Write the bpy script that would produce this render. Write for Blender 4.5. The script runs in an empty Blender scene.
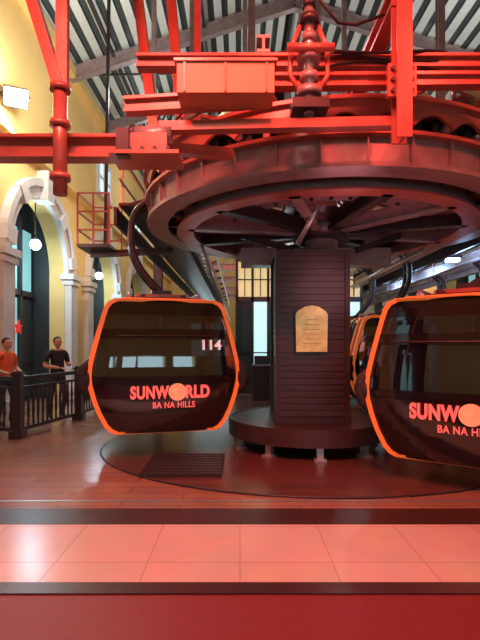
import bpy, math, random
from mathutils import Vector, Matrix
random.seed(4)
sc = bpy.context.scene
sc.view_settings.view_transform = 'Standard'
PI = math.pi

# ---------------------------------------------------------------- materials
def mat(name, col, rough=0.5, metal=0.0, emit=None, estr=0.0, var=0.12, nscale=6.0, bump=0.0, alpha=1.0, spec=0.5, coat=0.0):
    m = bpy.data.materials.new(name); m.use_nodes = True
    nt = m.node_tree; b = nt.nodes['Principled BSDF']
    b.inputs['Roughness'].default_value = rough
    b.inputs['Metallic'].default_value = metal
    b.inputs['Specular IOR Level'].default_value = spec
    b.inputs['Coat Weight'].default_value = coat
    b.inputs['Coat Roughness'].default_value = 0.05
    b.inputs['Alpha'].default_value = alpha
    tc = nt.nodes.new('ShaderNodeTexCoord')
    n = nt.nodes.new('ShaderNodeTexNoise'); n.inputs['Scale'].default_value = nscale; n.inputs['Detail'].default_value = 5
    nt.links.new(tc.outputs['Object'], n.inputs['Vector'])
    r = nt.nodes.new('ShaderNodeMix'); r.data_type = 'RGBA'
    r.inputs[6].default_value = (*[max(0, c*(1-var)) for c in col], 1)
    r.inputs[7].default_value = (*[min(1, c*(1+var)) for c in col], 1)
    nt.links.new(n.outputs['Fac'], r.inputs[0])
    nt.links.new(r.outputs[2], b.inputs['Base Color'])
    if bump > 0:
        bp = nt.nodes.new('ShaderNodeBump'); bp.inputs['Strength'].default_value = bump; bp.inputs['Distance'].default_value = 0.02
        nt.links.new(n.outputs['Fac'], bp.inputs['Height']); nt.links.new(bp.outputs['Normal'], b.inputs['Normal'])
    if emit:
        b.inputs['Emission Color'].default_value = (*emit, 1); b.inputs['Emission Strength'].default_value = estr
    return m

def brickmat(name, c1, c2, mortar, w, h, rough, msize=0.01, offset=0.0, rot=0.0, nvar=0.3):
    m = bpy.data.materials.new(name); m.use_nodes = True
    nt = m.node_tree; b = nt.nodes['Principled BSDF']; b.inputs['Roughness'].default_value = rough
    tc = nt.nodes.new('ShaderNodeTexCoord'); mp = nt.nodes.new('ShaderNodeMapping')
    mp.inputs['Rotation'].default_value = (0, 0, rot)
    nt.links.new(tc.outputs['Object'], mp.inputs['Vector'])
    br = nt.nodes.new('ShaderNodeTexBrick'); br.offset = offset
    br.inputs['Color1'].default_value = (*c1, 1); br.inputs['Color2'].default_value = (*c2, 1); br.inputs['Mortar'].default_value = (*mortar, 1)
    br.inputs['Scale'].default_value = 1; br.inputs['Mortar Size'].default_value = msize
    br.inputs['Brick Width'].default_value = w; br.inputs['Row Height'].default_value = h
    nt.links.new(mp.outputs['Vector'], br.inputs['Vector'])
    n = nt.nodes.new('ShaderNodeTexNoise'); n.inputs['Scale'].default_value = 2.5; n.inputs['Detail'].default_value = 8
    nt.links.new(tc.outputs['Object'], n.inputs['Vector'])
    mx = nt.nodes.new('ShaderNodeMix'); mx.data_type = 'RGBA'; mx.blend_type = 'MULTIPLY'; mx.inputs[0].default_value = nvar
    nt.links.new(br.outputs['Color'], mx.inputs[6]); nt.links.new(n.outputs['Color'], mx.inputs[7])
    nt.links.new(mx.outputs[2], b.inputs['Base Color'])
    bp = nt.nodes.new('ShaderNodeBump'); bp.inputs['Strength'].default_value = 0.2; bp.inputs['Distance'].default_value = 0.006; bp.invert = True
    nt.links.new(br.outputs['Fac'], bp.inputs['Height']); nt.links.new(bp.outputs['Normal'], b.inputs['Normal'])
    return m

STEEL = mat('painted_steel', (0.34, 0.26, 0.27), 0.33, 0.3, var=0.45, bump=0.15)
STEELD = mat('dark_steel', (0.055, 0.045, 0.05), 0.35, 0.4, var=0.4)
STEELR = mat('redlit_steel', (0.48, 0.14, 0.11), 0.30, 0.25, var=0.5, nscale=3, bump=0.1)  # grey steel with the red light mixed into its colour
GALV = mat('galvanised', (0.50, 0.50, 0.50), 0.3, 0.7, var=0.3)
RUB = mat('rubber', (0.02, 0.02, 0.022), 0.7)
BLACKP = mat('black_paint', (0.012, 0.007, 0.009), 0.10, 0, coat=1.0)
ORANGE = mat('orange_trim', (0.95, 0.20, 0.05), 0.35, 0, emit=(1, 0.20, 0.04), estr=0.32)  # orange paint with a slight added glow, not a lamp
LETTER = mat('redlit_letter_print', (0.95, 0.26, 0.24), 0.5, emit=(1, 0.12, 0.10), estr=0.5)  # white print; red light put into the colour, plus an added glow
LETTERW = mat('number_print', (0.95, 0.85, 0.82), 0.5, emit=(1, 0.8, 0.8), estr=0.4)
SUNM = mat('sun_emblem', (1.0, 0.42, 0.22), 0.5, emit=(1, 0.3, 0.15), estr=0.45, nscale=14, var=0.5)  # emblem print brightened by an added glow
YEL = mat('yellow_plaster', (0.80, 0.54, 0.20), 0.8, var=0.12, nscale=1.5)
WHITE = mat('white_stucco', (0.70, 0.64, 0.62), 0.7)
DARKIN = mat('dark_interior', (0.03, 0.035, 0.035), 0.5)
WOODD = mat('dark_wood', (0.035, 0.018, 0.018), 0.4, var=0.4, nscale=12)
GOLD = mat('gold_board', (0.72, 0.55, 0.20), 0.35, 0.4, var=0.6, nscale=9, emit=(0.9, 0.6, 0.25), estr=0.12)
ROOFL = mat('roof_pan_light', (0.66, 0.71, 0.70), 0.5, 0.1)
ROOFD = mat('roof_rib_dark', (0.06, 0.075, 0.075), 0.5, 0.1)
SKIN = mat('skin', (0.55, 0.30, 0.20), 0.55)
HAIR = mat('hair_black', (0.01, 0.008, 0.008), 0.5)
BLKCL = mat('black_shirt', (0.02, 0.02, 0.025), 0.8)
ORCL = mat('orange_shirt', (0.80, 0.14, 0.05), 0.8)
NAVY = mat('dark_trousers', (0.04, 0.045, 0.07), 0.8)
SHOE = mat('shoe', (0.05, 0.04, 0.04), 0.6)
EYEW = mat('eye_white', (0.8, 0.8, 0.8), 0.3)
LIP = mat('lip', (0.45, 0.15, 0.12), 0.5)
SEAT = mat('seat_fabric', (0.06, 0.02, 0.02), 0.7)
LAMPW = mat('lamp_white', (1, 1, 1), 0.3, emit=(0.85, 0.95, 1.0), estr=30)
LAMPB = mat('lamp_blue', (0.6, 0.8, 1), 0.3, emit=(0.5, 0.8, 1.0), estr=25)
LAMPR = mat('lamp_red', (1, 0.2, 0.2), 0.3, emit=(1.0, 0.1, 0.08), estr=8)
PANEB = mat('daylight_pane', (0.6, 0.8, 0.9), 0.2, emit=(0.55, 0.80, 0.9), estr=0.8, nscale=3)
TEAL = mat('teal_pane', (0.1, 0.3, 0.3), 0.2, emit=(0.38, 0.75, 0.76), estr=0.55, nscale=1.2, var=0.9)
WARMP = mat('warm_pane', (0.8, 0.6, 0.3), 0.3, emit=(1.0, 0.72, 0.35), estr=0.6, nscale=2, var=0.5)
CYANP = mat('cyan_pane', (0.6, 0.9, 0.9), 0.3, emit=(0.6, 0.95, 1.0), estr=0.9, nscale=2, var=0.4)
REDP = mat('red_banner', (0.8, 0.03, 0.03), 0.5, emit=(1, 0.05, 0.03), estr=0.4)
COVER = mat('motor_cover', (0.60, 0.22, 0.11), 0.45, var=0.2)
SIGNT = mat('sign_text', (0.35, 0.22, 0.08), 0.5)

def glassmat():
    m = bpy.data.materials.new('tinted_glass'); m.use_nodes = True
    nt = m.node_tree; nt.nodes.clear()
    o = nt.nodes.new('ShaderNodeOutputMaterial'); mx = nt.nodes.new('ShaderNodeMixShader'); mx.inputs[0].default_value = 0.84
    t = nt.nodes.new('ShaderNodeBsdfTransparent'); t.inputs[0].default_value = (0.50, 0.50, 0.55, 1)
    p = nt.nodes.new('ShaderNodeBsdfPrincipled'); p.inputs['Base Color'].default_value = (0.008, 0.010, 0.016, 1)
    p.inputs['Roughness'].default_value = 0.03; p.inputs['Coat Weight'].default_value = 1.0; p.inputs['Coat IOR'].default_value = 2.3
    nz = nt.nodes.new('ShaderNodeTexNoise'); nz.inputs['Scale'].default_value = 3
    rp = nt.nodes.new('ShaderNodeMapRange'); rp.inputs[3].default_value = 0.02; rp.inputs[4].default_value = 0.06
    nt.links.new(nz.outputs['Fac'], rp.inputs[0]); nt.links.new(rp.outputs[0], p.inputs['Roughness'])
    nt.links.new(t.outputs[0], mx.inputs[1]); nt.links.new(p.outputs[0], mx.inputs[2]); nt.links.new(mx.outputs[0], o.inputs[0])
    return m
GLASS = glassmat()
TILE = brickmat('floor_tiles', (0.80, 0.58, 0.52), (0.76, 0.55, 0.49), (0.54, 0.35, 0.30), 0.68, 0.68, 0.25, 0.004, nvar=0.3)
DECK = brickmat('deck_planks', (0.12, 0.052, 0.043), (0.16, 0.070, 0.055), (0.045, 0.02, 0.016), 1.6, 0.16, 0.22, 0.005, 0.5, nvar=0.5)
PAVE = brickmat('pavers', (0.34, 0.18, 0.13), (0.40, 0.22, 0.16), (0.17, 0.075, 0.065), 1.2, 0.2, 0.22, 0.005, 0.5, nvar=0.4)
GRAN = mat('dark_granite', (0.045, 0.014, 0.014), 0.35, var=0.5, nscale=60)
CARPET = mat('maroon_ledge', (0.20, 0.018, 0.022), 0.55, var=0.3, nscale=30)
SIDING = mat('column_siding', (0.048, 0.026, 0.028), 0.35, var=0.3, nscale=5)

# ---------------------------------------------------------------- builder
import bmesh
class B:
    def __init__(s): s.v=[]; s.f=[]; s.m=[]; s.s=[]; s.mats=[]
    def mi(s, m):
        if m not in s.mats: s.mats.append(m)
        return s.mats.index(m)
    def add(s, vs, fs, m, smooth=False, M=None):
        o = len(s.v); k = s.mi(m)
        for v in vs:
            v = Vector(v)
            s.v.append(M @ v if M else v)
        for f in fs: s.f.append([i+o for i in f]); s.m.append(k); s.s.append(smooth)
    def box(s, c, d, m, rz=0, M=None):
        x,y,z = d[0]/2,d[1]/2,d[2]/2
        vs=[(-x,-y,-z),(x,-y,-z),(x,y,-z),(-x,y,-z),(-x,-y,z),(x,-y,z),(x,y,z),(-x,y,z)]
        T = Matrix.Translation(c) @ Matrix.Rotation(rz,4,'Z')
        if M: T = M @ T
        s.add(vs,[(0,3,2,1),(4,5,6,7),(0,1,5,4),(1,2,6,5),(2,3,7,6),(3,0,4,7)],m,False,T)
    def beam(s, p0, p1, w, h, m, M=None):
        p0=Vector(p0);p1=Vector(p1);d=(p1-p0);d.normalize()
        up=Vector((0,0,1)) if abs(d.z)<0.95 else Vector((0,1,0))
        sx=d.cross(up).normalized(); u=sx.cross(d).normalized()
        vs=[]
        for p in (p0,p1):
            for a,b in ((-1,-1),(1,-1),(1,1),(-1,1)): vs.append(p+sx*a*w/2+u*b*h/2)
        s.add(vs,[(0,1,2,3),(7,6,5,4),(0,4,5,1),(1,5,6,2),(2,6,7,3),(3,7,4,0)],m,False,M)
    def ibeam(s, p0, p1, w, h, m, t=0.03, M=None):
        p0=Vector(p0);p1=Vector(p1);d=(p1-p0).normalized()
        up=Vector((0,0,1)) if abs(d.z)<0.95 else Vector((0,1,0))
        sx=d.cross(up).normalized(); u=sx.cross(d).normalized()
        s.beam(p0+u*(h/2-t/2),p1+u*(h/2-t/2),w,t,m,M); s.beam(p0-u*(h/2-t/2),p1-u*(h/2-t/2),w,t,m,M); s.beam(p0,p1,t,h-2*t,m,M)
    def tube(s, pts, r, m, n=10, M=None, closed=False, flat=1.0):
        pts=[Vector(p) for p in pts]; N=len(pts); vs=[]; fs=[]
        rr = r if isinstance(r,(list,tuple)) else [r]*N
        prev=None
        for i,p in enumerate(pts):
            if closed: d=pts[(i+1)%N]-pts[i-1]
            else: d=pts[min(i+1,N-1)]-pts[max(i-1,0)]
            d.normalize()
            if prev is None:
                up=Vector((0,0,1)) if abs(d.z)<0.9 else Vector((0,1,0))
                sx=d.cross(up).normalized()
            else:
                sx=(prev-d*prev.dot(d)).normalized()
            prev=sx; u=sx.cross(d)
            for k in range(n):
                a=2*PI*k/n; vs.append(p+sx*math.cos(a)*rr[i]*flat+u*math.sin(a)*rr[i])
        for i in range(N if closed else N-1):
            j=(i+1)%N
            for k in range(n): fs.append((i*n+k,i*n+(k+1)%n,j*n+(k+1)%n,j*n+k))
        if not closed: fs.append(tuple(range(n))[::-1]); fs.append(tuple((N-1)*n+k for k in range(n)))
        s.add(vs,fs,m,True,M)
    def cyl(s, p0, p1, r, m, n=20, r2=None, M=None):
        s.tube([p0,p1],[r,r if r2 is None else r2],m,n,M)
        s.s[-1]=False; s.s[-2]=False
    def ring(s, c, r0, r1, z0, z1, m, a0=0, a1=2*PI, n=72, zf=None, M=None):
        full=abs(a1-a0-2*PI)<1e-4; vs=[];fs=[]
        for i in range(n+(0 if full else 1)):
            a=a0+(a1-a0)*i/n; ca,sa=math.cos(a),math.sin(a); zl=z0+(zf(a) if zf else 0)
            for r,z in ((r0,zl),(r1,zl),(r1,z1),(r0,z1)): vs.append((c[0]+r*ca,c[1]+r*sa,z))
        N=n+(0 if full else 1)
        for i in range(n):
            j=(i+1)%N
            for k in range(4): fs.append((i*4+k,i*4+(k+1)%4,j*4+(k+1)%4,j*4+k))
        if not full: fs.append((0,1,2,3)); fs.append((n*4+3,n*4+2,n*4+1,n*4))
        s.add(vs,fs,m,False,M)
    def sphere(s, c, r, m, n=14, k=10, M=None, fn=None):
        rx,ry,rz = r if isinstance(r,(list,tuple)) else (r,r,r)
        vs=[];fs=[]
        for i in range(k+1):
            t=PI*i/k
            for j in range(n):
                a=2*PI*j/n; p=Vector((math.sin(t)*math.cos(a),math.sin(t)*math.sin(a),math.cos(t)))
                if fn: p=fn(p)
                vs.append((c[0]+rx*p[0],c[1]+ry*p[1],c[2]+rz*p[2]))
        for i in range(k):
            for j in range(n): fs.append((i*n+j,i*n+(j+1)%n,(i+1)*n+(j+1)%n,(i+1)*n+j))
        s.add(vs,fs,m,True,M)
    def build(s, name, parent=None, M=None):
        me=bpy.data.meshes.new(name); me.from_pydata([tuple(v) for v in s.v],[],s.f)
        for m in s.mats: me.materials.append(m)
        me.polygons.foreach_set('material_index',s.m); me.polygons.foreach_set('use_smooth',s.s)
        me.update()
        bm=bmesh.new(); bm.from_mesh(me); bmesh.ops.recalc_face_normals(bm,faces=bm.faces); bm.to_mesh(me); bm.free()
        ob=bpy.data.objects.new(name,me); sc.collection.objects.link(ob)
        if parent: ob.parent=parent
        if M: ob.matrix_world=M
        return ob
def empty(name, loc, rz=0):
    e=bpy.data.objects.new(name,None); sc.collection.objects.link(e); e.location=loc; e.rotation_euler=(0,0,rz); e.empty_display_size=0.2
    return e

WL,WR=-5.2,8.5; RX=1.65; WH=10.0; RH=12.2; Y0,Y1=-6.0,34.0
PX=1.09; CX,CY=1.32,7.5
# ---------------------------------------------------------------- floor
b=B(); b.box(((WL+WR)/2,(Y0+3.08)/2,-0.10),(WR-WL+2,3.08-Y0,0.2),CARPET)
b.box(((WL+WR)/2,3.03,-0.09),(WR-WL+2,0.14,0.2),GRAN)
b.box(((WL+WR)/2,(3.10+4.12)/2,-0.10),(WR-WL+2,1.03,0.2),TILE)
b.box(((WL+WR)/2,4.32,-0.10),(WR-WL+2,0.40,0.204),GRAN)
b.box(((WL+WR)/2,4.61,-0.10),(WR-WL+2,0.20,0.2),PAVE)
b.box(((WL+WR)/2,4.74,-0.10),(WR-WL+2,0.04,0.206),GALV)
b.box(((WL+WR)/2,(4.76+Y1)/2,-0.10),(WR-WL+2,Y1-4.76,0.2),PAVE)
floor=b.build('floor')
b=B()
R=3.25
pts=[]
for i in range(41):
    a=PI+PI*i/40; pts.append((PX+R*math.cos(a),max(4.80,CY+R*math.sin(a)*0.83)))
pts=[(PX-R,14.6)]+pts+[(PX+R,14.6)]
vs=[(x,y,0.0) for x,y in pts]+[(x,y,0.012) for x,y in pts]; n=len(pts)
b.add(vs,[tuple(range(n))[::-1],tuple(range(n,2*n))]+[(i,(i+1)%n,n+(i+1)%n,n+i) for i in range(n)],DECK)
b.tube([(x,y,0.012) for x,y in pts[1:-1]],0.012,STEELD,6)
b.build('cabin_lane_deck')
b=B(); b.box((-0.72,6.1,0.03),(1.0,1.1,0.03),RUB)  # dark slatted plate standing in for the cabin's shadow on the floor
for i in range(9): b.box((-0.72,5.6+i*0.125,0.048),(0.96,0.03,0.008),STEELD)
b.build('cabin_shadow_plate')

# ---------------------------------------------------------------- walls
dn=[0]
def arch_wall(name,X,sgn,centres,windows):
    b=B(); r=1.7; zs=3.7; ro=2.12; edges=[Y0]+[ (centres[i]+centres[i+1])/2 for i in range(len(centres)-1)]+[Y1]
    T=0.45
    for i,c in enumerate(centres):
        a,e=edges[i],edges[i+1]
        b.box((X-sgn*T/2,(a+c-r)/2,WH/2),(T,c-r-a,WH),YEL)
        b.box((X-sgn*T/2,(e+c+r)/2,WH/2),(T,e-c-r,WH),YEL)
        n=20
        for k in range(n):
            t0=PI-PI*k/n; t1=PI-PI*(k+1)/n
            y0,z0=c+r*math.cos(t0),zs+r*math.sin(t0); y1,z1=c+r*math.cos(t1),zs+r*math.sin(t1)
            vs=[(X,y0,z0),(X,y1,z1),(X,y1,WH),(X,y0,WH),(X-sgn*T,y0,z0),(X-sgn*T,y1,z1),(X-sgn*T,y1,WH),(X-sgn*T,y0,WH)]
            b.add(vs,[(0,1,2,3),(7,6,5,4),(0,4,5,1)],YEL)
            for (ra,rb,th) in ((r-0.02,r+0.24,0.12),(r+0.24,ro,0.20)):
                q=[]
                for xx in (X-sgn*0.02,X+sgn*th):
                    for t in (t0,t1):
                        for rr in (ra,rb): q.append((xx,c+rr*math.cos(t),zs+rr*math.sin(t)))
                b.add(q,[(0,1,3,2),(4,6,7,5),(0,4,5,1),(2,3,7,6),(0,2,6,4),(1,5,7,3)],WHITE)
        for k in range(9):
            t=PI*(k+0.5)/9
            M=Matrix.Translation((X+sgn*0.13,c+(r+0.22)*math.cos(t),zs+(r+0.22)*math.sin(t)))@Matrix.Rotation(t-PI/2,4,'X')
            if k%2==0: b.box((0,0,0),(0.20,0.34,0.44),WHITE,M=M)
        b.box((X+sgn*0.1,c,zs+r+0.28),(0.42,0.42,0.75),WHITE)
        for q in (-1,1):
            yy=c+q*(r+0.28)
            b.box((X+sgn*0.08,yy,zs/2),(0.24,0.52,zs),WHITE)
            b.box((X+sgn*0.1,yy,zs-0.08),(0.40,0.72,0.16),WHITE)
            b.box((X+sgn*0.1,yy,zs-0.26),(0.32,0.62,0.12),WHITE)
            b.box((X+sgn*0.1,yy,0.2),(0.36,0.66,0.4),WHITE)
    b.box((X+sgn*0.12,(Y0+Y1)/2,6.25),(0.24,Y1-Y0,0.10),YEL)
    b.box((X+sgn*0.10,(Y0+Y1)/2,WH-0.2),(0.30,Y1-Y0,0.35),YEL)
    b.build(name)
    bx=X-sgn*0.95
    for c in centres:
        b=B()
        b.box((bx-sgn*0.1,c,2.9),(0.1,4.6,5.9),DARKIN)
        b.box((X-sgn*0.72,c-1.9,2.9),(0.5,0.1,5.9),DARKIN); b.box((X-sgn*0.72,c+1.9,2.9),(0.5,0.1,5.9),DARKIN)
        b.box((X-sgn*0.72,c,5.8),(0.5,3.9,0.1),DARKIN)
        for k,yy in enumerate((-1.45,-0.62,0.2,1.05)):
            b.box((bx,c+yy+0.2,1.5),(0.04,0.62,2.8),TEAL if k in (1,2) else DARKIN)
            b.box((bx+sgn*0.03,c+yy-0.2,2.6),(0.10,0.10,5.2),STEELD)
            b.box((bx,c+yy+0.2,4.0),(0.04,0.62,1.7),TEAL if k in (2,3) else DARKIN)
            b.box((bx+sgn*0.03,c+yy+0.2,1.1),(0.06,0.62,0.06),STEELD)
        b.box((bx+sgn*0.03,c,3.05),(0.10,3.4,0.14),STEELD)
        dn[0]+=1; b.build('door_%d'%dn[0])
    for k,c in enumerate(windows):
        b=B(); b.box((X+sgn*0.02,c,7.8),(0.05,1.5,1.25),PANEB)
        for zz in (7.15,8.45): b.box((X+sgn*0.06,c,zz),(0.14,1.8,0.12),WHITE)
        for yy in (-0.8,0,0.8): b.box((X+sgn*0.06,c+yy,7.8),(0.12,0.10,1.3),WHITE)
        b.box((X+sgn*0.06,c,7.8),(0.1,1.6,0.06),WHITE)
        b.build('window_%d'%(k+1+(0 if sgn>0 else 10)))
cent=[1,6.5,12,17.5,23,28.5]
arch_wall('wall_left',WL,1,cent,[17.5,23,28.5])
arch_wall('wall_right',WR,-1,cent,[17.5,23,28.5])
def gable(b,y,m,openings):
    T=0.3
    vs=[(WL-0.4,y-T/2,WH-0.01),(WR+0.4,y-T/2,WH-0.01),(RX,y-T/2,RH+0.1),(WL-0.4,y+T/2,WH-0.01),(WR+0.4,y+T/2,WH-0.01),(RX,y+T/2,RH+0.1)]
    b.add(vs,[(0,1,2),(5,4,3),(0,3,4,1),(1,4,5,2),(2,5,3,0)],m)
    x=WL-0.4
    for (x0,x1,z0,z1) in openings:
        b.box(((x+x0)/2,y,WH/2),(x0-x,T,WH),m)
        if z0>0: b.box(((x0+x1)/2,y,z0/2),(x1-x0,T,z0),m)
        b.box(((x0+x1)/2,y,(WH+z1)/2),(x1-x0,T,WH-z1),m)
        b.box(((x0+x1)/2,y,(z0+z1)/2),(0.1,0.12,z1-z0),WHITE)
        x=x1
    b.box(((x+WR+0.4)/2,y,WH/2),(WR+0.4-x,T,WH),m)
b=B(); gable(b,Y0,YEL,[(-4,-2.0,1.3,2.6),(-1.7,0.8,1.3,2.6),(1.1,3.6,1.3,2.6),(4.0,6.6,1.3,2.6)]); b.build('wall_back')
b=B(); gable(b,Y1,YEL,[(-3.6,-0.8,0.8,3.2),(3.6,6.4,0.8,3.2)]); b.build('wall_far')

# ---------------------------------------------------------------- ceiling
b=B()
def slope(x0,z0,x1,z1):
    L=math.hypot(x1-x0,z1-z0); n=int(L/0.40); ux,uz=(x1-x0)/L,(z1-z0)/L; nx,nz=-uz,ux
    if nz<0: nx,nz=-nx,-nz
    for i in range(n):
        s0=L*i/n; p=L/n
        prof=[(0,0,None),(0.55,0,ROOFL),(0.63,0.09,ROOFD),(0.92,0.09,ROOFD),(1.0,0,ROOFD)]
        for k in range(1,5):
            a,h0=prof[k-1][:2]; c,h1,m=prof[k]
            q=[]
            for t,h in ((a,h0),(c,h1)):
                X=x0+ux*(s0+t*p)+nx*h; Z=z0+uz*(s0+t*p)+nz*h
                q+= [(X,Y0,Z),(X,Y1,Z)]
            b.add(q,[(0,1,3,2)],m)
slope(WL-0.4,WH,RX,RH); slope(RX,RH,WR+0.4,WH)
b.add([(WL-0.5,Y0,WH+0.2),(WL-0.5,Y1,WH+0.2),(RX,Y1,RH+0.25),(RX,Y0,RH+0.25)],[(0,1,2,3)],ROOFD)
b.add([(WR+0.5,Y0,WH+0.2),(WR+0.5,Y1,WH+0.2),(RX,Y1,RH+0.25),(RX,Y0,RH+0.25)],[(0,1,2,3)],ROOFD)
b.build('ceiling')
b=B()
for y in (2,6,10,14,17.5,21,25,29,33):
    b.ibeam((WL+.02,y,WH-0.25),(RX,y,RH-0.25),0.2,0.38,STEEL)
    b.ibeam((RX,y,RH-0.25),(WR-.02,y,WH-0.25),0.2,0.38,STEEL)
for k in range(1,10,2):
    x=WL+(WR-WL)*k/10; zt=WH+(RH-WH)*(1-abs(x-RX)/(WR-RX))-0.03
    b.box((x,(Y0+Y1)/2,zt-0.04),(0.08,Y1-Y0-0.4,0.13),STEELD)
for y in (15.75,19.3,23):
    b.beam((WL+.1,y-1.7,WH-.2),(RX,y+1.7,RH-.3),0.05,0.05,STEELD); b.beam((WR-.1,y-1.7,WH-.2),(RX,y+1.7,RH-.3),0.05,0.05,STEELD)
b.build('roof_rafters')

# ---------------------------------------------------------------- gondola
WP=[(0,0.68),(0.04,0.76),(0.12,0.83),(0.3,0.92),(0.5,0.99),(0.7,1.04),(0.82,1.05),(0.95,1.04),(1.1,1.01),(1.25,0.975),(1.5,0.91),(1.7,0.855),(1.82,0.815),(1.88,0.77),(1.92,0.68)]
def wz(z):
    for (a,p),(c,q) in zip(WP,WP[1:]):
        if z<=c: return p+(q-p)*(z-a)/(c-a)
    return WP[-1][1]
D=0.92
def S(x,z,off=0):
    w=wz(min(max(z,0),1.92)); t=min(1,abs(x)/w)
    return -(D+0.13*(1-((z-0.8)/1.25)**2)*(1-t**3)+off)
def gondola(name,loc,rz,side,number,reach=0.44):
    e=empty(name,loc,rz); e.scale=(1,1,0.955)
    b=B()
    zs=sorted(set([p[0] for p in WP]+[0.4,0.6,1.15,1.38,1.42,1.6,1.66]))
    def mz(z): return GLASS if (0.78<z<1.36 or 1.46<z<1.74) else BLACKP
    for sg in (1,-1):
        for z0,z1 in zip(zs,zs[1:]):
            n=24
            for k in range(n):
                q=[]
                for z in (z0,z1):
                    for kk in (k,k+1):
                        x=wz(z)*(-1+2*kk/n); q.append((x,sg*S(x,z),z))
                b.add(q,[(0,1,3,2)],mz((z0+z1)/2),True)
    for sg in (1,-1):
        for z0,z1 in zip(zs,zs[1:]):
            for y0,y1 in ((-D,-0.6),(-0.6,0.6),(0.6,D)):
                b.add([(sg*wz(z0),y0,z0),(sg*wz(z0),y1,z0),(sg*wz(z1),y1,z1),(sg*wz(z1),y0,z1)],[(0,1,2,3)],GLASS if (0.78<(z0+z1)/2<1.74) else BLACKP,True)
    b.add([(-0.68,-1,1.92),(0.68,-1,1.92),(0.68,1,1.92),(-0.68,1,1.92)],[(0,1,2,3)],BLACKP)
    b.box((0,0,0.03),(1.38,1.86,0.05),BLACKP)
    prof=[(w,z) for z,w in WP]+[(-w,z) for z,w in reversed(WP)]
    zc=0.96
    def sc2(p,s,sz=None): return (p[0]*s,zc+(p[1]-zc)*(sz or s))
    for sg in (1,-1):
        N=len(prof)
        for i in range(N):
            p,q=prof[i],prof[(i+1)%N]
            V=[]
            for pt in (p,q):
                xo,zo=sc2(pt,1.015); xi,zi=sc2(pt,0.955,0.972)
                yi=sg*S(xi,zi,0.018)
                V+=[(xo,sg*-(D-0.10),zo),(xo,sg*(-(D+0.025)),zo),(xi,yi,zi)]
            b.add(V,[(0,1,4,3),(1,2,5,4)],ORANGE)
    for sg in (1,-1):
        for z,h in ((1.41,0.045),(0.76,0.03)):
            n=24
            for k in range(n):
                q=[]
                for zz in (z-h,z+h):
                    for kk in (k,k+1):
                        x=0.955*wz(zz)*(-1+2*kk/n); q.append((x,sg*S(x,zz,0.012),zz))
                b.add(q,[(0,1,3,2)],BLACKP)
        b.tube([(x*0.1,sg*S(x*0.1,1.40,0.05),1.40) for x in range(-7,8)],0.010,STEELD,6)
    for sg in (1,-1):
        for yy in (-0.58,0.0,0.58):
            b.tube([(sg*(wz(z)+0.012),yy,z) for z in zs],0.018 if yy==0 else 0.028,BLACKP if yy==0 else ORANGE,6)
        for yy in (-0.62,0.62):
            b.sphere((sg*1.06,yy-0.1,0.78),(0.09,0.26,0.24),RUB)
            b.box((sg*1.04,yy,0.78),(0.08,0.4,0.34),RUB)
        b.box((sg*1.06,0,0.52),(0.08,1.3,0.06),STEELD)
    for sx in (1,-1):
        for sy in (1,-1):
            b.tube([(sx*1.02,sy*(D-0.02),0.52),(sx*1.10,sy*(D-0.02),0.64),(sx*1.13,sy*(D-0.02),0.80),(sx*1.10,sy*(D-0.02),0.94),(sx*1.02,sy*(D-0.02),1.06)],[0.03,0.075,0.085,0.075,0.03],RUB,8)
    for sy in (1,-1):
        b.box((0,sy*0.62,0.42),(1.5,0.42,0.12),SEAT); b.box((0,sy*0.80,0.75),(1.5,0.08,0.55),SEAT); b.box((0,sy*0.66,0.22),(1.4,0.3,0.3),STEELD)
    b.cyl((0,0,0.05),(0,0,1.9),0.02,GALV,8)
    b.box((0,0,1.94),(1.2,1.6,0.05),ORANGE); b.box((0,0,1.975),(0.9,1.2,0.05),STEELD)
    for sx in (1,-1):
        b.tube([(sx*0.5,-0.7,1.97),(sx*0.5,-0.6,2.05),(sx*0.5,0.6,2.05),(sx*0.5,0.7,1.97)],0.022,STEEL,8)
        b.beam((sx*0.30,-0.5,2.02),(sx*0.30,0.5,2.02),0.07,0.07,STEELD)
    b.beam((-0.4,-0.28,2.04),(0.4,-0.28,2.04),0.07,0.08,STEELR); b.beam((-0.4,0.28,2.04),(0.4,0.28,2.04),0.07,0.08,STEELR)
    b.build('cabin_shell',e)
    h=B(); s=side; rr=reach
    P=[(0,0,2.02),(0,0,2.12),(s*rr*0.27,0,2.26),(s*rr*0.68,0,2.50),(s*rr*0.95,0,2.80),(s*rr,0,3.12),(s*rr*0.85,0,3.42),(s*rr*0.45,0,3.60),(s*rr*0.1,0,3.66)]
    Q=[]
    PV=[Vector(p) for p in P]
    for i in range(len(PV)-1):
        p0=PV[max(i-1,0)];p1=PV[i];p2=PV[i+1];p3=PV[min(i+2,len(PV)-1)]
        for k in range(5):
            t=k/5; Q.append(0.5*((2*p1)+(-p0+p2)*t+(2*p0-5*p1+4*p2-p3)*t*t+(-p0+3*p1-3*p2+p3)*t**3))
    Q.append(PV[-1])
    for yy in (-0.15,0.15):
        h.tube([q+Vector((0,yy,0)) for q in Q],0.05,STEELD,10)
    for k in range(4,len(Q)-3,5): h.beam(Q[k]+Vector((0,-0.13,0)),Q[k]+Vector((0,0.13,0)),0.05,0.05,STEELD)
    h.box((0,0,2.08),(0.3,0.5,0.14),STEELD)
    gx=s*rr*0.1
    h.box((gx,0,3.70),(0.22,0.5,0.18),STEEL)
    h.cyl((gx,-0.3,3.78),(gx,0.3,3.78),0.06,STEELD)
    for yy in (-0.22,0.22): h.cyl((gx+s*0.06,yy,3.82),(gx+s*0.16,yy,3.82),0.07,RUB,14)
    h.build('hanger_arm',e)
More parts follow.
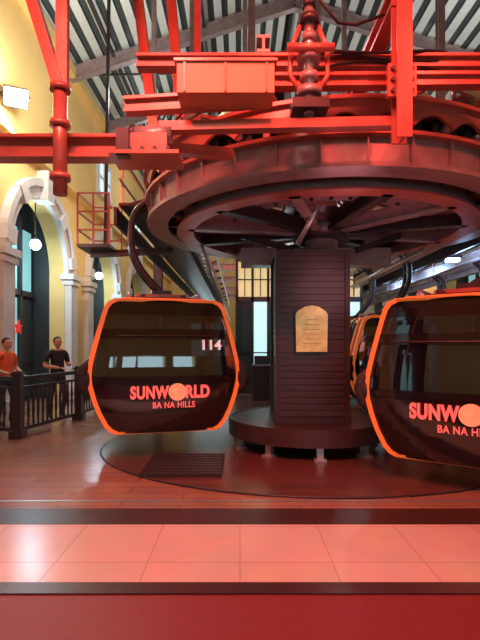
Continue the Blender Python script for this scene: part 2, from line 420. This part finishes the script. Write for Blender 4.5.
    def txt(s,cx,z,w,hh,m,nm,bold=0.03):
        c=bpy.data.curves.new(nm,'FONT'); c.body=s; c.extrude=0.006; c.offset=bold; c.align_x='LEFT'; c.space_character=1.08
        o=bpy.data.objects.new(nm,c); sc.collection.objects.link(o)
        bpy.context.view_layer.update()
        me=bpy.data.meshes.new_from_object(o.evaluated_get(bpy.context.evaluated_depsgraph_get()))
        bpy.data.objects.remove(o)
        xs=[v.co.x for v in me.vertices]; ys=[v.co.y for v in me.vertices]
        x0,x1,y0,y1=min(xs),max(xs),min(ys),max(ys)
        for v in me.vertices:
            x=cx+((v.co.x-x0)/(x1-x0)-0.5)*w; zz=z+((v.co.y-y0)/(y1-y0)-0.5)*hh; dz=v.co.z
            v.co=(x,S(x,zz,0.026)-dz,zz)
        me.materials.clear(); me.materials.append(m)
        o=bpy.data.objects.new(nm,me); sc.collection.objects.link(o); o.parent=e
    txt('SUNW',-0.24,0.59,0.52,0.19,LETTER,'lettering_a',0.045); txt('RLD',0.42,0.59,0.34,0.19,LETTER,'lettering_b',0.045)
    txt('BA NA HILLS',0.09,0.405,0.58,0.09,LETTER,'lettering_c',0.018)
    txt(number,0.63,1.27,0.28,0.15,LETTERW,'number_print',0.03)
    k=B()
    M=Matrix.Translation((0.135,S(0.135,0.59,0.03),0.59))@Matrix.Rotation(PI/2,4,'X')
    k.cyl((0,0,0),(0,0,0.012),0.125,SUNM,28,M=M)
    k.build('round_emblem',e)
    return e
gondola('gondola_cabin',(-1.27,7.38,0.39),math.radians(15),-1,'114',0.46)
gondola('gondola_cabin.001',(2.93,5.80,0.30),math.radians(-35),1,'63',0.85)
gondola('gondola_cabin.002',(3.40,10.6,0.36),math.radians(0),1,'27')
gondola('gondola_cabin.003',(3.28,13.0,0.36),math.radians(0),1,'31')
gondola('gondola_cabin.004',(6.05,12.2,0.36),math.radians(0),1,'42')
gondola('gondola_cabin.005',(6.05,14.8,0.36),math.radians(0),1,'58')

# ---------------------------------------------------------------- column + plinth
b=B(); cx,cy=PX-0.02,7.33; w,d=1.03,1.0
b.box((cx,cy,1.72),(w-0.06,d-0.06,2.55),SIDING)
z=0.45
while z<2.95:
    b.box((cx,cy,z+0.045),(w,d,0.082),SIDING); z+=0.095
for sx in (1,-1):
    for sy in (1,-1): b.box((cx+sx*w/2,cy+sy*d/2,1.72),(0.07,0.07,2.55),WOODD)
b.box((cx,cy,2.98),(w+0.06,d+0.06,0.05),WOODD); b.box((cx,cy,0.49),(w+0.1,d+0.1,0.09),WOODD)
b.build('drive_column')
b=B(); fy=cy-d/2-0.06; sx0=cx-0.02
pr=[(-0.225,0),(0.225,0),(0.235,0.55),(0.20,0.60),(0.10,0.66),(0,0.68),(-0.10,0.66),(-0.20,0.60),(-0.235,0.55)]
for sc_,yy,m in ((1.08,0.03,WOODD),(1.0,0.0,GOLD)):
    vs=[(sx0+x*sc_,fy+yy-0.012,1.50+0.34+(z-0.34)*sc_) for x,z in pr]+[(sx0+x*sc_,fy+yy+0.03,1.50+0.34+(z-0.34)*sc_) for x,z in pr]; n=len(pr)
    b.add(vs,[tuple(range(n)),tuple(range(n,2*n))[::-1]]+[(i,n+i,n+(i+1)%n,(i+1)%n) for i in range(n)],m)
for i in range(6): b.box((sx0,fy-0.014,1.62+i*0.07),(0.26-0.05*(i%3),0.006,0.008),SIGNT)
b.build('notice_sign')
b=B()
b.ring((PX,CY),0.02,1.25,0.36,0.44,WOODD); b.ring((PX,CY),1.22,1.27,0.20,0.45,SIDING); b.ring((PX,CY),1.0,1.05,0.16,0.36,STEELD)
for i in range(10):
    a=2*PI*i/10+0.32; x,y=PX+1.15*math.cos(a),CY+1.15*math.sin(a)
    b.box((x,y,0.19),(0.09,0.09,0.35),GALV,a); b.box((x,y,0.028),(0.16,0.16,0.03),GALV,a)
b.build('round_plinth')

# ---------------------------------------------------------------- bullwheel machinery
b=B(); C=(CX,CY); K=2.70
b.ring(C,K-.06,K,3.40,3.70,STEEL,n=96); b.ring(C,K-.24,K+.07,3.36,3.41,STEEL,n=96); b.ring(C,K-.16,K+.10,3.69,3.73,STEELR,n=96)
b.ring(C,2.12,2.24,3.30,3.54,STEEL,n=96); b.ring(C,2.06,2.32,3.28,3.31,STEELR,n=96); b.ring(C,2.06,2.34,3.52,3.56,STEELR,n=96)
b.ring(C,1.30,2.10,3.46,3.49,STEEL,n=72)
for k in range(36):
    a=2*PI*k/36; b.box((CX+(K+.03)*math.cos(a),CY+(K+.03)*math.sin(a),3.55),(0.05,0.015,0.28),STEEL,a)
for k in range(36):
    a=2*PI*(k+.5)/36
    for r in (1.45,2.0): b.cyl((CX+r*math.cos(a),CY+r*math.sin(a),3.43),(CX+r*math.cos(a),CY+r*math.sin(a),3.47),0.028,STEELD,8)
b.cyl((CX,CY,2.94),(CX,CY,4.2),0.26,STEEL,32); b.cyl((CX,CY,3.2),(CX,CY,3.65),0.45,STEELD,32)
for k in range(12):
    a=2*PI*k/12+0.2; ca,sa=math.cos(a),math.sin(a)
    b.ibeam((CX+0.4*ca,CY+0.4*sa,3.38),(CX+2.15*ca,CY+2.15*sa,3.38),0.14,0.20,STEELD if k%2 else STEEL)
for k in range(24):
    a=2*PI*k/24; ca,sa=math.cos(a),math.sin(a)
    b.box((CX+2.42*ca,CY+2.42*sa,3.5),(0.36,0.10,0.12),STEELD,a)
for k in range(36):
    a=2*PI*k/36; ca,sa=math.cos(a),math.sin(a)
    M=Matrix.Translation((CX+(K-.08)*ca,CY+(K-.08)*sa,3.86))@Matrix.Rotation(a,4,'Z')
    b.tube([(0,0.12*math.cos(t*2*PI/14),0.12*math.sin(t*2*PI/14)) for t in range(14)],0.05,RUB,8,M,closed=True)
    b.cyl((-0.05,0,0),(0.12,0,0),0.055,GALV,12,M=M)
b.ring(C,K+.03,K+.07,3.80,4.04,STEELR,n=288,zf=lambda a:0.12*abs(math.sin(a*18)))
b.ring(C,K-.25,K+.13,4.03,4.07,STEELR,n=96)
b.ring(C,K-.30,K-.26,3.72,4.04,STEELD,n=96)
b.ring(C,1.7,K-.25,4.04,4.07,STEELD,n=72)
for k in range(12):
    a=2*PI*k/12+0.13; ca,sa=math.cos(a),math.sin(a)
    b.ibeam((CX+0.3*ca,CY+0.3*sa,4.18),(CX+(K+.02)*ca,CY+(K+.02)*sa,4.18),0.12,0.18,STEELR)
    b.beam((CX+2.62*ca,CY+2.62*sa,4.08),(CX+2.40*ca,CY+2.40*sa,4.66),0.06,0.06,STEEL)
    b.beam((CX+(K)*ca,CY+(K)*sa,3.7),(CX+(K)*ca,CY+(K)*sa,4.06),0.07,0.08,STEELR)
    if k%2==0:
        b.box((CX+2.25*ca,CY+2.25*sa,4.40),(0.30,0.22,0.24),STEELD,a); b.cyl((CX+2.25*ca,CY+2.25*sa,4.52),(CX+2.25*ca,CY+2.25*sa,4.72),0.08,GALV,14)
b.ring(C,2.34,2.42,4.62,4.71,STEELR,n=96); b.ring(C,2.56,2.61,4.36,4.42,GALV,n=96); b.ring(C,1.82,1.88,4.7,4.78,GALV,n=72)
for k in range(24):
    a=2*PI*k/24; ca,sa=math.cos(a),math.sin(a)
    b.beam((CX+1.85*ca,CY+1.85*sa,4.74),(CX+2.38*ca,CY+2.38*sa,4.67),0.045,0.045,STEELR)
for k in range(4):
    zz=4.46+k*0.05
    b.tube([(CX+(2.64+.02*k)*math.cos(a),CY+(2.64+.02*k)*math.sin(a),zz-0.05*math.sin(a*9+k)) for a in [2*PI*i/90 for i in range(90)]],0.014,RUB,6,closed=True)
o=b.build('bullwheel_drive'); o.location.z=0.075
b=B()
b.beam((-0.78,4.50,3.71),(1.46,4.40,3.71),0.12,0.09,STEELR)
b.ibeam((-1.12,4.50,3.92),(0.2,4.47,3.98),0.12,0.15,STEELR)
b.ibeam((0.2,4.47,4.14),(4.6,4.62,4.26),0.12,0.13,STEELR)
b.box((-0.13,4.32,4.02),(0.88,0.30,0.28),COVER); b.box((-0.13,4.32,4.17),(0.93,0.34,0.025),STEELR)
for x in (-0.5,-0.13,0.24): b.box((x,4.165,4.02),(0.02,0.01,0.26),STEELR)
b.ibeam((1.485,4.3,4.86),(1.485,9.9,4.86),0.16,0.20,STEELR)
b.box((1.48,4.24,4.02),(0.26,0.05,0.30),STEELR)
for dx in (-0.09,0.09):
    for dz in (-0.1,0,0.1): b.cyl((1.48+dx,4.19,4.02+dz),(1.48+dx,4.23,4.02+dz),0.018,STEELD,8)
b.ibeam((-1.1,4.95,4.62),(4.4,4.95,4.62),0.14,0.14,STEELR)
b.ibeam((-1.2,9.9,4.9),(4.6,9.9,4.9),0.2,0.24,STEEL)
b.ibeam((0.25,4.9,4.80),(0.25,10.0,4.80),0.14,0.18,STEEL)
gx,gy=0.66,4.42
b.cyl((gx,gy,3.80),(gx,gy,5.05),0.05,GALV,14)
for z,r in ((3.97,0.12),(4.12,0.09),(4.30,0.11),(4.50,0.07),(4.66,0.10),(4.82,0.065),(4.95,0.09)): b.cyl((gx,gy,z),(gx,gy,z+0.07),r,STEEL if z<4.6 else STEELD,16)
for sx in (-1,1): b.tube([(gx+sx*0.09,gy,4.02),(gx+sx*0.18,gy,4.18),(gx+sx*0.17,gy,4.45),(gx+sx*0.07,gy,4.68)],0.024,STEELR,8)
b.box((gx,gy,3.86),(0.34,0.26,0.09),STEELD); b.cyl((gx-0.22,gy-0.1,4.38),(gx+0.22,gy-0.1,4.38),0.04,STEELR)
b.tube([(gx+0.1,gy,4.9),(gx+0.3,gy+0.1,4.75),(gx+0.5,gy+0.2,4.8),(gx+0.8,gy+0.1,4.85)],0.015,RUB,6)
b.box((CX,8.2,3.14),(2.6,0.35,0.30),STEEL); b.ibeam((-1.3,8.9,3.78),(3.8,8.9,3.78),0.3,0.3,STEEL)
for x in (CX-0.5,CX+0.5): b.ibeam((x,4.95,3.88),(x,10.1,3.88),0.18,0.22,STEEL)
for sx in (-1,1):
    b.beam((CX+sx*0.5,7.2,3.08),(CX+sx*1.3,7.6,3.40),0.08,0.10,STEELD)
    b.cyl((CX+sx*0.95,8.2,3.1),(CX+sx*0.95,8.2,3.9),0.10,STEEL,16)
b.cyl((CX-0.5,6.6,3.04),(CX-0.25,6.2,3.5),0.035,GALV,10)
b.build('drive_support_frame')
# left cantilever, gearbox and hanging pipe
b=B()
b.ibeam((WL+.01,4.5,3.51),(-1.17,4.5,3.51),0.18,0.22,STEELR,0.03)
b.box((-0.92,4.52,3.50),(0.46,0.34,0.20),STEELR); b.box((-0.90,4.5,3.40),(0.66,0.42,0.035),STEELR)
b.cyl((-1.02,4.5,3.64),(-0.66,4.5,3.64),0.085,STEEL,18); b.cyl((-1.06,4.5,3.64),(-1.02,4.5,3.64),0.10,STEELD,18)
b.box((-1.10,4.36,3.50),(0.12,0.10,0.26),STEELD)
b.beam((-0.8,4.6,3.56),(-0.1,5.0,3.66),0.12,0.10,STEELR)
for dx in (-.12,0,.12,.24): b.cyl((-0.92+dx,4.33,3.45),(-0.92+dx,4.36,3.45),0.02,STEELD,8)
b.cyl((-1.70,4.37,3.02),(-1.70,4.37,4.05),0.065,STEELR,18)
for z in (3.16,3.66,4.0): b.cyl((-1.70,4.37,z),(-1.70,4.37,z+0.05),0.095,STEELR,18)
b.build('cantilever_arm')
b=B()
b.ibeam((1.485,4.25,3.48),(1.485,4.25,11.35),0.14,0.17,STEELR,0.022)
b.beam((-1.70,4.37,4.02),(-2.2,4.40,5.6),0.10,0.12,STEELR); b.beam((-1.70,4.42,4.02),(-1.68,4.45,10.9),0.11,0.07,STEELR)
b.beam((-2.2,4.40,5.6),(-2.4,6.0,10.6),0.11,0.12,STEELR)
b.ibeam((-1.10,6.0,4.3),(-1.9,6.0,10.75),0.12,0.14,STEELR); b.ibeam((-0.75,6.1,4.3),(-1.30,6.0,10.9),0.12,0.14,STEELR)
b.beam((-0.55,6.0,4.2),(-0.55,6.0,11.2),0.08,0.08,STEELR)
b.beam((3.3,5.6,4.7),(2.2,6.0,11.6),0.08,0.08,STEEL); b.ibeam((3.9,6.2,4.6),(3.9,6.1,11.0),0.12,0.14,STEEL)
for x in (1.65,0.25,-1.0,4.3): b.ibeam((x,9.9,4.9),(x,9.95,10.7),0.15,0.15,STEEL)
b.build('roof_hanger_frame')
# launch rails
for sx in (-1,1):
    b=B(); X=CX+sx*2.45; YS=CY+0.3
    b.ibeam((X,YS,3.60),(X,30,3.60),0.2,0.28,STEEL if sx>0 else STEELD); b.ibeam((X+sx*0.25,YS,4.15),(X+sx*0.25,30,4.15),0.12,0.14,STEELD)
    b.beam((X-sx*0.25,YS,3.98),(X-sx*0.25,30,3.98),0.06,0.22,STEEL); b.beam((X-sx*0.55,8.3,3.8),(X-sx*0.55,30,3.8),0.04,0.04,GALV)
    b.box((X+sx*0.62,18.7,3.95),(0.55,22,0.04),STEELD); b.box((X+sx*0.95,18.7,3.75),(0.05,22,0.30),STEELD)
    b.tube([(X+sx*0.9,7.8,4.85),(X+sx*0.9,30,4.85)],0.03,GALV,8); b.tube([(X+sx*0.9,7.8,4.4),(X+sx*0.9,30,4.4)],0.02,GALV,8)
    for k in range(36):
        y=YS+0.2+k*0.6
        M=Matrix.Translation((X,y,3.9))
        b.tube([(0,0.14*math.cos(t*2*PI/10),0.14*math.sin(t*2*PI/10)) for t in range(10)],0.05,RUB,6,M,closed=True)
        b.cyl((-0.2,0,0),(0.2,0,0),0.05,GALV,8,M=M)
        if k%3==0: b.beam((X+sx*0.9,y,3.95),(X+sx*0.9,y,4.85),0.035,0.035,GALV); b.beam((X+sx*0.9,y,3.97),(X-sx*0.4,y,4.35),0.06,0.08,STEELD)
    b.tube([(CX+sx*2.0,8.3,3.35),(CX+sx*2.0,33,3.35)],0.025,GALV,8)
    b.build('launch_rail')
# parking siding on the right
b=B()
for X in (5.7,6.7):
    b.ibeam((X,7.5,3.75),(X,30,3.75),0.16,0.22,STEEL); b.ibeam((X,7.5,4.35),(X,30,4.35),0.14,0.16,STEELD); b.beam((X+.2,7.5,4.0),(X+.2,30,4.0),0.05,0.06,GALV)
    for k in range(16): b.beam((X,8+k*1.4,3.7),(X,8+k*1.4,4.3),0.06,0.06,STEEL)
for k in range(16): b.beam((4.9,8+k*1.4,4.45),(6.9,8+k*1.4,4.45),0.08,0.08,STEELD)
for X,z in ((5.2,4.8),(6.4,5.1)): b.beam((X,7.5,z),(X,30,z),0.06,0.06,GALV)
for y in (9.5,17,25): b.beam((7.4,y,0),(7.4,y,4.5),0.22,0.22,STEELD); b.beam((7.4,y,4.45),(5.2,y,4.45),0.14,0.16,STEELD); b.beam((6.2,y,4.4),(6.2,y,10.3),0.1,0.1,STEEL)
b.build('parking_rail')
for y in (11.2,14.8,18.5,22,26,29.5):
    b=B(); b.ibeam((CX-3.9,y,4.72),(CX+3.6,y,4.72),0.2,0.26,STEEL)
    for x in (CX-3.4,CX-1.2,CX+1.2,CX+3.5): b.beam((x,y,4.7),(x,y,10.3),0.11,0.11,STEEL)
    b.beam((CX-3.4,y,4.8),(CX-1.2,y,7.5),0.07,0.07,STEEL); b.beam((CX+3.5,y,4.8),(CX+1.2,y,7.5),0.07,0.07,STEEL)
    b.build('support_gantry')
for x,y in ((CX-3.8,14),(CX+3.3,18.5),(CX-3.8,22),(CX+3.3,22)):
    p=B(); p.ibeam((x,y,0),(x,y,4.55),0.25,0.25,STEELD); p.box((x,y,0.03),(0.5,0.5,0.06),STEELD)
    p.build('rail_support_post')
# service balcony
b=B(); bx,by=-2.80,9.3
b.box((bx,by,3.50),(0.62,1.0,0.06),STEELD)
for x in (-0.3,0,0.3):
    for y in (-0.48,0.48): b.beam((bx+x,by+y,3.5),(bx+x,by+y,4.50),0.03,0.03,STEELR)
for z in (3.8,4.15,4.50):
    for y in (-0.48,0.48): b.beam((bx-0.3,by+y,z),(bx+0.3,by+y,z),0.028,0.028,STEELR)
    b.beam((bx-0.3,by-0.48,z),(bx-0.3,by+0.48,z),0.028,0.028,STEELR)
b.ibeam((bx-0.2,by,3.42),(-1.35,by,3.50),0.12,0.12,STEELD); b.beam((bx,by+.3,3.5),(bx,9.95,10.4),0.06,0.06,STEELD)
b.build('service_balcony')

# ---------------------------------------------------------------- control booth
b=B(); x0,x1,yf=-0.1,4.0,15.2
b.box(((x0+x1)/2,17.2,1.7),(x1-x0,0.1,3.4),DARKIN)
b.box((x0,16.2,1.7),(0.1,1.95,3.4),WOODD); b.box((x1,16.2,1.7),(0.1,1.95,3.4),WOODD)
b.box(((x0+x1)/2,yf,3.1),(x1-x0,0.12,0.16),WOODD); b.box(((x0+x1)/2,yf,0.25),(x1-x0,0.1,0.5),WOODD)
b.box(((x0+x1)/2,yf,4.42),(x1-x0+0.1,0.2,0.10),WOODD)
n=8
for k in range(n+1):
    x=x0+(x1-x0)*k/n; b.box((x,yf,2.2),(0.08,0.12,4.4),WOODD)
    if k<n:
        xm=x+(x1-x0)/n/2; wd=(x1-x0)/n-0.06
        b.box((xm,yf+0.05,3.75),(wd,0.03,1.15),WARMP); b.box((xm,yf,3.75),(0.03,0.08,1.1),WOODD); b.box((xm,yf,3.75),(wd,0.08,0.03),WOODD)
        b.box((xm,yf+0.05,1.8),(wd,0.03,2.5),CYANP if k in(1,7) else DARKIN)
        b.box((xm,yf-0.02,1.35),(wd,0.06,0.04),WOODD)
b.build('control_booth')
b=B(); b.box((0.62,13.4,0.512),(0.5,0.4,1.0),WOODD); b.box((0.62,13.3,1.15),(0.42,0.06,0.28),STEELD); b.box((0.62,13.4,1.02),(0.55,0.45,0.04),STEEL)
b.build('control_console')

# ---------------------------------------------------------------- railing
b=B()
def newel(x,y,h=1.08):
    b.box((x,y,h/2),(0.14,0.14,h),WOODD); b.box((x,y,0.07),(0.22,0.22,0.14),WOODD); b.box((x,y,h+0.02),(0.19,0.19,0.04),WOODD)
    b.box((x,y,h+0.05),(0.12,0.12,0.04),WOODD)
def rail(p,q):
    p=Vector((*p,0));q=Vector((*q,0)); L=(q-p).length; z=Vector((0,0,1))
    b.beam(p+z*1.02,q+z*1.02,0.10,0.07,WOODD); b.beam(p+z*0.86,q+z*0.86,0.05,0.04,WOODD); b.beam(p+z*0.14,q+z*0.14,0.07,0.06,WOODD)
    n=int(L/0.14)
    for i in range(1,n):
        c=p+(q-p)*i/n
        b.tube([c+z*t for t in (0.14,0.3,0.42,0.5,0.58,0.7,0.86)],[0.018,0.018,0.03,0.022,0.03,0.018,0.018],WOODD,6)
pts=[(-5.05,8.3),(-3.82,7.95),(-3.45,9.9),(-3.3,12.5),(-3.3,15.5)]
for p in pts: newel(*p)
for p,q in zip(pts,pts[1:]): rail(p,q)
b.build('wooden_railing')

# ---------------------------------------------------------------- people
def skin_mesh(vs,es,rs,sub=2):
    me=bpy.data.meshes.new('t'); me.from_pydata(vs,es,[]); o=bpy.data.objects.new('t',me); sc.collection.objects.link(o)
    md=o.modifiers.new('s','SKIN'); md.use_smooth_shade=True
    for i,r in enumerate(rs):
        me.skin_vertices[0].data[i].radius=r if isinstance(r,tuple) else (r,r)
    for v in me.skin_vertices[0].data: v.use_root=False
    me.skin_vertices[0].data[0].use_root=True
    o.modifiers.new('u','SUBSURF').levels=sub
    bpy.context.view_layer.update()
    m2=bpy.data.meshes.new_from_object(o.evaluated_get(bpy.context.evaluated_depsgraph_get()))
    V=[v.co.copy() for v in m2.vertices]; F=[tuple(p.vertices) for p in m2.polygons]
    bpy.data.objects.remove(o); return V,F
def segd(p,a,c):
    t=max(0,min(1,(p-a).dot(c-a)/(c-a).length_squared)); return (p-(a+(c-a)*t)).length,t
def person(name,loc,rz,shirt,pants,wrists,elbows,knee=0.0,hgt=1.0):
    V=[(0,0,.96),(0,.0,1.12),(0,0.01,1.32),(0,0.01,1.46),(0,-.01,1.56),
       (.19,.01,1.43),elbows[0],wrists[0],(-.19,.01,1.43),elbows[1],wrists[1],
       (.095,0,.90),(.11,-.03-knee,.50),(.115,.02,.10),(.13,-.14,.045),(-.095,0,.90),(-.11,-.03+knee,.50),(-.12,.04+knee,.10),(-.135,-.12+knee,.045)]
    E=[(0,1),(1,2),(2,3),(3,4),(3,5),(5,6),(6,7),(3,8),(8,9),(9,10),(0,11),(11,12),(12,13),(13,14),(0,15),(15,16),(16,17),(17,18)]
    Rr=[(.16,.12),(.14,.11),(.17,.12),(.09,.08),.055,.07,.048,.032,.07,.048,.032,.098,.065,.045,.042,.098,.065,.045,.042]
    v,f=skin_mesh(V,E,Rr)
    b=B(); e0,w0,e1,w1=[Vector(q) for q in (elbows[0],wrists[0],elbows[1],wrists[1])]
    s0,s1=Vector(V[5]),Vector(V[8])
    groups={}
    for fa in f:
        c=sum((v[i] for i in fa),Vector())/len(fa)
        m=shirt
        d0,t0=segd(c,e0,w0); d1,t1=segd(c,e1,w1); u0,q0=segd(c,s0,e0); u1,q1=segd(c,s1,e1)
        if c.z<0.97 and abs(c.x)<0.22 and min(d0,d1)>0.06: m=pants
        if c.z<0.09: m=SHOE
        if c.z>1.475 and abs(c.x)<0.1: m=SKIN
        if (d0<0.06) or (d1<0.06): m=SKIN
        if (u0<0.06 and q0>0.7) or (u1<0.06 and q1>0.7): m=SKIN
        groups.setdefault(m.name,[]).append(fa)
    o=len(b.v); b.v+= v
    for mn,fs in groups.items():
        k=b.mi(bpy.data.materials[mn])
        for fa in fs: b.f.append([i+o for i in fa]); b.m.append(k); b.s.append(True)
    for el,wr,sg in ((e0,w0,1),(e1,w1,-1)):
        d=(wr-el).normalized(); side=d.cross(Vector((0,0,1)) if abs(d.z)<0.8 else Vector((0,1,0))).normalized(); nrm=side.cross(d)
        hv=[wr,wr+d*.045,wr+d*.085];he=[(0,1),(1,2)];hr=[.024,(.032,.018),(.036,.016)]
        for k,(off,ln) in enumerate(((-.03,.062),(-.01,.075),(.01,.07),(.03,.055))):
            a=len(hv); base=wr+d*.09+side*off
            hv+=[base,base+d*ln*.5-nrm*.006,base+d*ln*.85-nrm*.03]; hr+=[.010,.009,.008]; he+=[(2,a),(a,a+1),(a+1,a+2)]
        a=len(hv); hv+=[wr+d*.04-side*.035,wr+d*.075-side*.06-nrm*.015]; hr+=[.011,.009]; he+=[(1,a),(a,a+1)]
        vv,ff=skin_mesh([tuple(q) for q in hv],he,hr,1); b.add(vv,ff,SKIN,True)
    hz=1.655
    def hf(p):
        q=p.copy()
        if q.z<0: q.x*=1-0.28*(-q.z)**1.5
        if q.y>0: q.y*=1.05
        if q.z<-0.3 and q.y<0: q.y*=1.04
        return q
    b.sphere((0,-.015,hz),(.078,.098,.118),SKIN,20,16,fn=hf)
    b.sphere((0,-.118,hz-.02),(.013,.02,.028),SKIN,8,6); b.sphere((0,-.122,hz-.032),(.018,.014,.012),SKIN,8,6)
    for s in (-1,1):
        b.sphere((s*.030,-.098,hz+.005),(.014,.011,.008),EYEW,8,6); b.sphere((s*.030,-.107,hz+.005),(.006,.004,.006),HAIR,8,6)
        b.box((s*.031,-.105,hz+.026),(.032,.012,.006),HAIR); b.sphere((s*.080,.0,hz-.005),(.012,.022,.032),SKIN,8,6)
    b.sphere((0,-.100,hz-.062),(.024,.010,.008),LIP,8,6)
    def hairf(p):
        q=p.copy()
        if q.y<-0.2 and q.z<0.45: q.y=-0.2+ (q.y+0.2)*0.05
        if q.z<-0.35: q.z=-0.35
        return q
    b.sphere((0,.0,hz+.028),(.088,.104,.108),HAIR,20,14,fn=hairf)
    M=Matrix.Translation(loc)@Matrix.Rotation(rz,4,'Z')@Matrix.Scale(hgt,4)
    ob=b.build(name); ob.matrix_world=M
    return ob
person('man_in_black_shirt',(-3.95,10.0,0),math.radians(50),BLKCL,NAVY,[(.14,-.30,1.20),(-.12,-.30,1.12)],[(.27,.02,1.16),(-.28,.03,1.15)],knee=0.10)
person('visitor_in_orange_shirt',(-4.62,9.15,0),math.radians(70),ORCL,NAVY,[(.22,-.22,1.02),(-.16,-.26,1.05)],[(.27,.04,1.16),(-.28,.04,1.15)],knee=0.06,hgt=0.98)

# ---------------------------------------------------------------- lamps
def flood(name,loc,target,m,sz=0.4,parent=None):
    b=B(); b.box((0,0,0.05),(sz,sz*0.8,0.12),STEELD); b.box((0,0,-0.02),(sz*0.9,sz*0.70,0.02),m)
    for s in (-1,1): b.beam((s*sz*0.55,0,0.05),(s*sz*0.55,0,0.30),0.03,0.03,STEELD)
    b.beam((-sz*0.55,0,0.30),(sz*0.55,0,0.30),0.03,0.03,STEELD)
    d=(Vector(target)-Vector(loc)).normalized(); q=d.to_track_quat('-Z','Y')
    o=b.build(name,parent); o.location=loc; o.rotation_euler=q.to_euler(); return o
def light(kind,loc,col,power,size=0.5,target=None,spot=None,blend=0.6):
    l=bpy.data.lights.new('lamp_or_fill_light',kind); l.color=col; l.energy=power
    if kind=='AREA': l.size=size
    else: l.shadow_soft_size=size
    if spot: l.spot_size=math.radians(spot); l.spot_blend=blend
    o=bpy.data.objects.new('lamp_or_fill_light',l); sc.collection.objects.link(o); o.location=loc
    if target: o.rotation_euler=(Vector(target)-Vector(loc)).to_track_quat('-Z','Y').to_euler()
    return o
e=empty('wall_floodlight',(0,0,0))
flood('lamp_head',(WL+0.35,10.0,6.95),(-1.5,3,1),LAMPW,0.5,e)
b=B(); b.cyl((WL+.01,10.05,7.05),(WL+0.3,10.05,7.05),0.04,STEELD); b.build('bracket',e)
light('POINT',(WL+0.9,9.6,6.8),(1,0.95,0.82),360,0.25)
for c in (12,17.5):
    b=B(); b.cyl((WL-0.2,c+0.2,4.35),(WL-0.2,c+0.2,5.38),0.015,STEELD,8); b.sphere((WL-0.2,c+0.2,4.25),0.14,LAMPB); b.cyl((WL-0.2,c+0.2,4.36),(WL-0.2,c+0.2,4.46),0.12,STEELD,14,0.03); b.build('arch_lamp')
    light('POINT',(WL-0.2,c-0.1,4.0),(0.60,0.85,1.0),120,0.1)
for x,y,z in ((5.15,11.2,3.66),(5.15,14.0,3.9),(5.15,17.0,3.9)):  # nearest is a real lamp; the farther ones are added to brighten the background
    b=B(); b.box((x,y,z),(0.26,0.2,0.08),LAMPB); b.beam((x,y,z+.05),(x,y,4.42),0.04,0.04,STEELD); b.box((x,y,z+0.07),(0.34,0.26,0.08),STEELD); b.build('pendant_lamp')
    light('POINT',(x+.2,y-0.2,z-0.25),(0.35,0.6,1.0),60,0.2)
b=B(); st=[]
for i in range(10):
    r=0.17 if i%2==0 else 0.07; a=PI/2+2*PI*i/10; st.append((0.0,r*math.cos(a),r*math.sin(a)))
vs=[(-4.98,10.35+p[1],2.0+p[2]) for p in st]+[(-4.94,10.35+p[1],2.0+p[2]) for p in st]
b.add(vs,[tuple(range(10)),tuple(range(10,20))[::-1]]+[(i,(i+1)%10,10+(i+1)%10,10+i) for i in range(10)],REDP)
b.beam((-4.96,10.35,2.15),(-4.96,10.35,3.45),0.01,0.01,STEELD); b.build('red_star_ornament')
te=empty('lighting_truss',(0,0,0))
b=B()
for y,z in ((0.3,7.2),(0.7,7.2),(0.5,7.55)): b.tube([(WL+.3,y,z),(WR-.3,y,z)],0.03,GALV,8)
for k in range(26):
    x=WL+0.35+k*0.49
    b.beam((x,0.3,7.2),(x+0.25,0.5,7.55),0.02,0.02,GALV); b.beam((x+0.25,0.5,7.55),(x+0.49,0.7,7.2),0.02,0.02,GALV)
for x in (-3.5,6.5): b.tube([(x,0.5,7.5),(x,2.0,10.3)],0.02,GALV,6)
b.build('truss_tubes',te)
for x,p in ((-2.5,1250),(0.5,350),(3.5,700)):
    flood('stage_lamp',(x,0.5,6.88),(x*0.5+0.5,6,3),LAMPR,0.4,te)
    light('SPOT',(x,0.62,6.7),(1,0.085,0.06),p,0.2,(x*0.35+0.9,6.3,3.9),75,0.8)
light('SPOT',(0.5,2.3,6.6),(1,0.13,0.09),1600,0.5,(0.3,4.0,0),95,1.0)
light('SPOT',(-1.2,1.0,6.4),(1,0.66,0.56),600,0.5,(-0.6,4.8,0),80,1.0)
for y in (12,20,28):
    light('POINT',(-2.6,y,8.0),(0.95,1.0,0.95),130,0.3); light('POINT',(5.6,y,8.0),(0.95,1.0,0.98),150,0.3)
light('POINT',(-3.4,14.5,4.6),(1,0.8,0.5),70,0.3); light('POINT',(7.6,20,5.0),(1,0.70,0.35),80,0.3)
light('POINT',(4.7,12.5,5.6),(0.9,0.9,1.0),60,0.3)  # unseen light added to brighten the right-hand rails
light('POINT',(1.1,11.8,2.8),(0.85,0.95,1.0),40,0.3)
light('POINT',(1.1,7.0,5.9),(0.9,0.33,0.36),60,0.4)
light('POINT',(1.4,6.0,2.5),(0.95,0.33,0.38),22,0.5)  # unseen red fill added at cabin level under the wheel
light('POINT',(-3.6,7.0,3.6),(1.0,0.60,0.50),50,0.4)

w=bpy.data.worlds.new('World'); sc.world=w; w.use_nodes=True
w.node_tree.nodes['Background'].inputs[0].default_value=(0.65,0.92,1.0,1); w.node_tree.nodes['Background'].inputs[1].default_value=2.8

cam=bpy.data.cameras.new('Camera'); co=bpy.data.objects.new('Camera',cam); sc.collection.objects.link(co)
cam.sensor_fit='VERTICAL'; cam.sensor_height=36; cam.sensor_width=27; cam.lens=26; cam.shift_y=25/640
co.location=(0,0,1.6); co.rotation_euler=(PI/2,0,0); sc.camera=co
